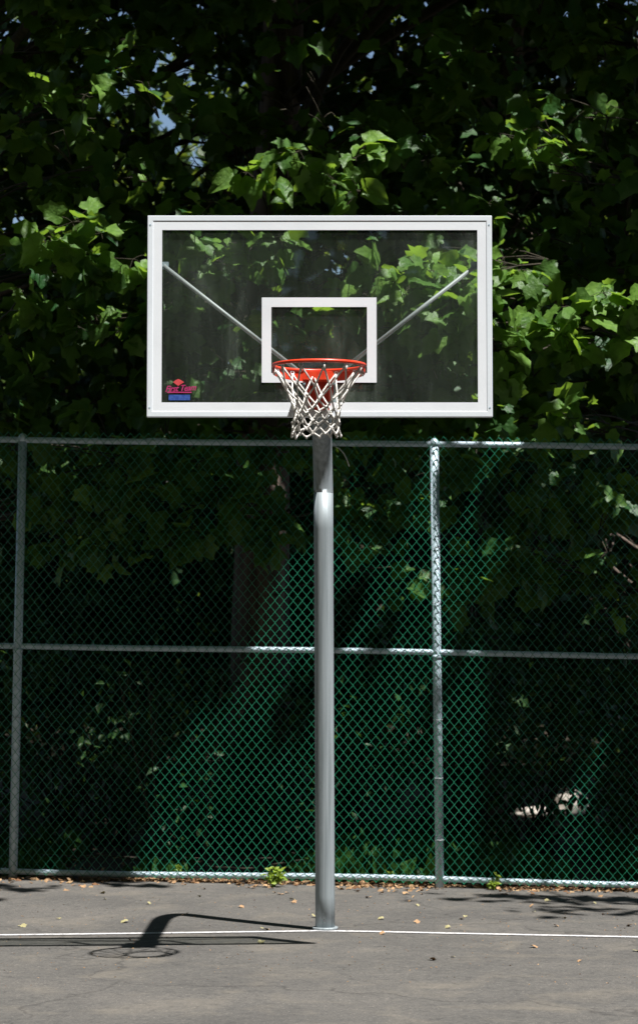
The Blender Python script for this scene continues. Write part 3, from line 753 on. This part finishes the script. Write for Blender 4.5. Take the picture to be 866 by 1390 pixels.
# house glimpsed through the trees
hx,hy=-8.2,60
hs=empty('house',(hx,hy,0),'pale sided house far off, glimpsed in specks through the left of the trees','house')
mb=MB(); mb.box((hx-4,hy,0),(hx+4,hy+6,4.2)); mb.build('wall',M['siding'],hs)
mb=MB(); n=0
mb.v=[(hx-4.4,hy-.4,4.15),(hx+4.4,hy-.4,4.15),(hx+4.4,hy+6.4,4.15),(hx-4.4,hy+6.4,4.15),(hx-4.4,hy+3,6.6),(hx+4.4,hy+3,6.6)]
mb.f=[(0,1,5,4),(2,3,4,5),(0,4,3),(1,2,5),(3,2,1,0)]; mb.build('roof',M['roof'],hs)
for wx in (-2.6,0,2.4):
    mb=MB(); mb.box((hx+wx-.5,hy-.06,1.3),(hx+wx+.5,hy-.004,2.6)); w=mb.build('window',M['white'],hs)
    mb=MB(); mb.box((hx+wx-.42,hy-.075,1.38),(hx+wx+.42,hy-.062,2.52)); mb.build('pane',M['dark'],w)
# pale boulders on the woodland floor, right of the fence post
for (px,py,D,s,lb) in [(771,1088,24.4,.20,'round pale boulder in a fleck of sun behind the right fence panel'),(725,1096,24.2,.28,'long flat pale stone left of the round boulder behind the right fence panel')]:
    x=(px-CX)/FPX*D; bm=bmesh.new(); bmesh.ops.create_icosphere(bm,subdivisions=4,radius=1)
    sx,sz=(s*1.0,s*.8) if 'flat' not in lb else (s,s*.22)
    if 'larger' in lb: sz=.55
    for v in bm.verts:
        k_=1+.22*noise.noise(v.co*1.4+Vector((px,0,0)))+.08*noise.noise(v.co*4)
        v.co=Vector((v.co.x*sx*k_, v.co.y*s*.8*k_, v.co.z*sz*k_))
    me=bpy.data.meshes.new('boulder'); bm.to_mesh(me); bm.free()
    for p in me.polygons: p.use_smooth=True
    o=link('boulder',me,M['stone'],None,(x,D,sz*.55+gz(x,20))); tag(o,lb,'boulder')

# undergrowth
n=9000
x=rng.uniform(-4.5,4.5,n); y=17.35+rng.exponential(.9,n); y=np.minimum(y,21); dens=(np.sin(x*2.1)+np.sin(x*5.3+1)+.9*x/3+rng.normal(size=n)*.5)>.2; x=x[dens];y=y[dens];n=len(x)
z=np.array([floorz(a,b) for a,b in zip(x,y)])
t=np.stack([rng.normal(0,.45,n),rng.normal(-.1,.4,n),np.ones(n)],1)
o=leaves_mesh('undergrowth',np.stack([x,y,z],1),unit(t),unit(np.stack([rng.normal(0,.5,n),-np.ones(n),.5*np.ones(n)],1)),rng.uniform(.05,.17,n)*(1+.5*(x>0)),'oval',M['grass'])
tag(o,'low green undergrowth covering the ground just behind the fence','undergrowth',kind='stuff')
# litter along the fence foot
n=5200
x=rng.uniform(-8,6.6,n); off=rng.exponential(.055,n)*(1.1+.8*np.sin(x*1.7+.5)*np.sin(x*4.3)+.5*np.sin(x*11)); y=YF+FYAW*x+.10-np.abs(off)*1.5+rng.normal(0,.03,n)
far=rng.random(n)<.35; y[far]=YF+.05+rng.exponential(.8,far.sum())
z=np.array([max(gz(a,b),floorz(a,b) if b>17.15 else -9) for a,b in zip(x,y)])+rng.uniform(.002,.014,n)
t=np.stack([rng.normal(size=n),rng.normal(size=n),rng.normal(0,.12,n)],1)
o=leaves_mesh('leaf_litter',np.stack([x,y,z],1),unit(t),unit(np.stack([rng.normal(0,.3,n),rng.normal(0,.3,n),np.ones(n)],1)),rng.uniform(.018,.055,n),'mid',M['litter'])
tag(o,'brown dead leaves gathered in a strip along the foot of the fence','leaf litter',kind='stuff')
# crumbs of grit and seeds on the court
n=1500
x=rng.uniform(-4,4,n); y=rng.uniform(12.2,16.9,n); z=np.array([gz(a,b) for a,b in zip(x,y)])+.002
t=np.stack([rng.normal(size=n),rng.normal(size=n),rng.normal(0,.1,n)],1)
o=leaves_mesh('grit',np.stack([x,y,z],1),unit(t),unit(np.stack([rng.normal(0,.3,n),rng.normal(0,.3,n),np.ones(n)],1)),rng.uniform(.005,.016,n),'oval',M['litter'])
tag(o,'tiny crumbs of dry leaf and seed scattered over the court','debris',kind='stuff')
# single fallen leaves on the court
def one_leaf(name,mat,size):
    V,Fc=LT['full']; me=bpy.data.meshes.new(name); me.from_pydata([tuple(v*size*np.array([1,1,1.2])+np.array([0,-size/2,size*.12])) for v in V],[],[tuple(int(i) for i in f) for f in Fc]); me.update()
    o=link(name,me,mat); return o
src=[one_leaf('fallen_leaf',M['drybrown'],.036),one_leaf('fallen_leaf',M['dryyellow'],.04)]
LB=['small brown fallen leaf lying on the grey court','small yellow-green fallen leaf lying on the grey court']
GR=['brown leaves scattered on the court','yellow-green leaves scattered on the court']
first=[True,True]
for i in range(48):
    k_=i%2; o=src[k_] if first[k_] else src[k_].copy()
    if not first[k_]: COL.objects.link(o)
    first[k_]=False
    x=random.uniform(-2.3,2.3); y=13.0+3.8*random.random()**.8
    if abs(x-PXB)<.1 and abs(y-DP)<.15: x+=.4
    o.location=(x,y,gz(x,y)+.005); o.rotation_euler=(random.uniform(-.25,.25),random.uniform(-.25,.25),random.uniform(0,6.28)); s=random.uniform(.55,1.35); o.scale=(s,s*random.uniform(.6,1),s)
    tag(o,LB[k_],'leaf',GR[k_])
# weeds at the fence foot
def weed(px,py,D,h,n,label,size):
    b=at(px,py,D); x=b.x; z0=gz(x,D); t=empty('weed',(x,D,z0),label,'weed'); mb=MB(); L=Leaves()
    for i in range(n):
        a=random.uniform(0,6.283); e=Vector((x+math.cos(a)*h*.55*random.random()**.5,D+math.sin(a)*h*.25,z0+h*random.uniform(.3,1)))
        mb.tube(limb_path((x+random.gauss(0,.006),D,z0-.01),e,.05,4,.05),[.0028,.0025,.002,.0016,.001],4)
        for q in range(7):
            tt=Vector((random.gauss(0,1),random.gauss(-.3,.6),random.gauss(.2,.5))).normalized()
            p=e.lerp(Vector((x,D,z0)),random.uniform(0,.45))
            L.add(np.array([p]),np.array([tt]),unit(np.array([[.2,-.5,.8]])+rng.normal(size=(1,3))*.4),np.array([size*random.uniform(.6,1.2)]))
    mb.build('stems',M['weed'],t); leaves_mesh('leaves',*L.arr(),'oval',M['weed'],t)
weed(371,1196,16.90,.17,13,'bright yellow-green weed at the fence foot left of the hoop pole',.045)
weed(670,1198,16.95,.11,4,'small bright green seedling at the fence foot right of the post',.04)
weed(532,1190,17.3,.12,4,'tiny green seedling behind the fence midway between pole and post',.035)
weed(245,1180,17.3,.12,4,'faint green seedling behind the left fence panel',.035)

# ---------------------------------------------------------------- world, sun, camera
w=bpy.data.worlds.new('World'); sc.world=w; w.use_nodes=True; nt=w.node_tree
sky=nt.nodes.new('ShaderNodeTexSky'); sky.sky_type='NISHITA'; sky.sun_disc=False
el=math.atan2(1,math.hypot(SUNX,SUNY)); sky.sun_elevation=el; sky.sun_rotation=math.atan2(SUNX,-SUNY)
sky.air_density=1.0; sky.dust_density=.5; sky.ozone_density=1.5
bg=nt.nodes['Background']; nt.links.new(sky.outputs[0],bg.inputs[0]); bg.inputs[1].default_value=.05
sl=bpy.data.lights.new('sun','SUN'); sl.energy=5.0; sl.angle=R(.53); sl.color=(1,.98,.955)
so=bpy.data.objects.new('sun',sl); COL.objects.link(so); so.location=(5,8,20)
so.rotation_euler=Vector((SUNX,-SUNY,1)).to_track_quat('Z','Y').to_euler()
cd=bpy.data.cameras.new('camera'); cam=bpy.data.objects.new('camera',cd); COL.objects.link(cam); sc.camera=cam
pitch=math.atan((YH-650)/FPX)
cam.location=(0,0,H); cam.rotation_euler=(math.pi/2+pitch,0,0)
cd.sensor_fit='HORIZONTAL'; cd.sensor_width=36; cd.lens=36*FPX/866; cd.shift_y=-45/866
cd.shift_x=(433-CX)/866
cd.clip_end=2000; cd.clip_start=.1
cd.dof.use_dof=True; cd.dof.focus_distance=12.9; cd.dof.aperture_fstop=7.0
sc.view_settings.view_transform='Standard'; sc.view_settings.look='None'; sc.view_settings.gamma=1; sc.view_settings.exposure=1.0
sc.render.engine='CYCLES'
sc.cycles.max_bounces=6; sc.cycles.diffuse_bounces=2; sc.cycles.transparent_max_bounces=8
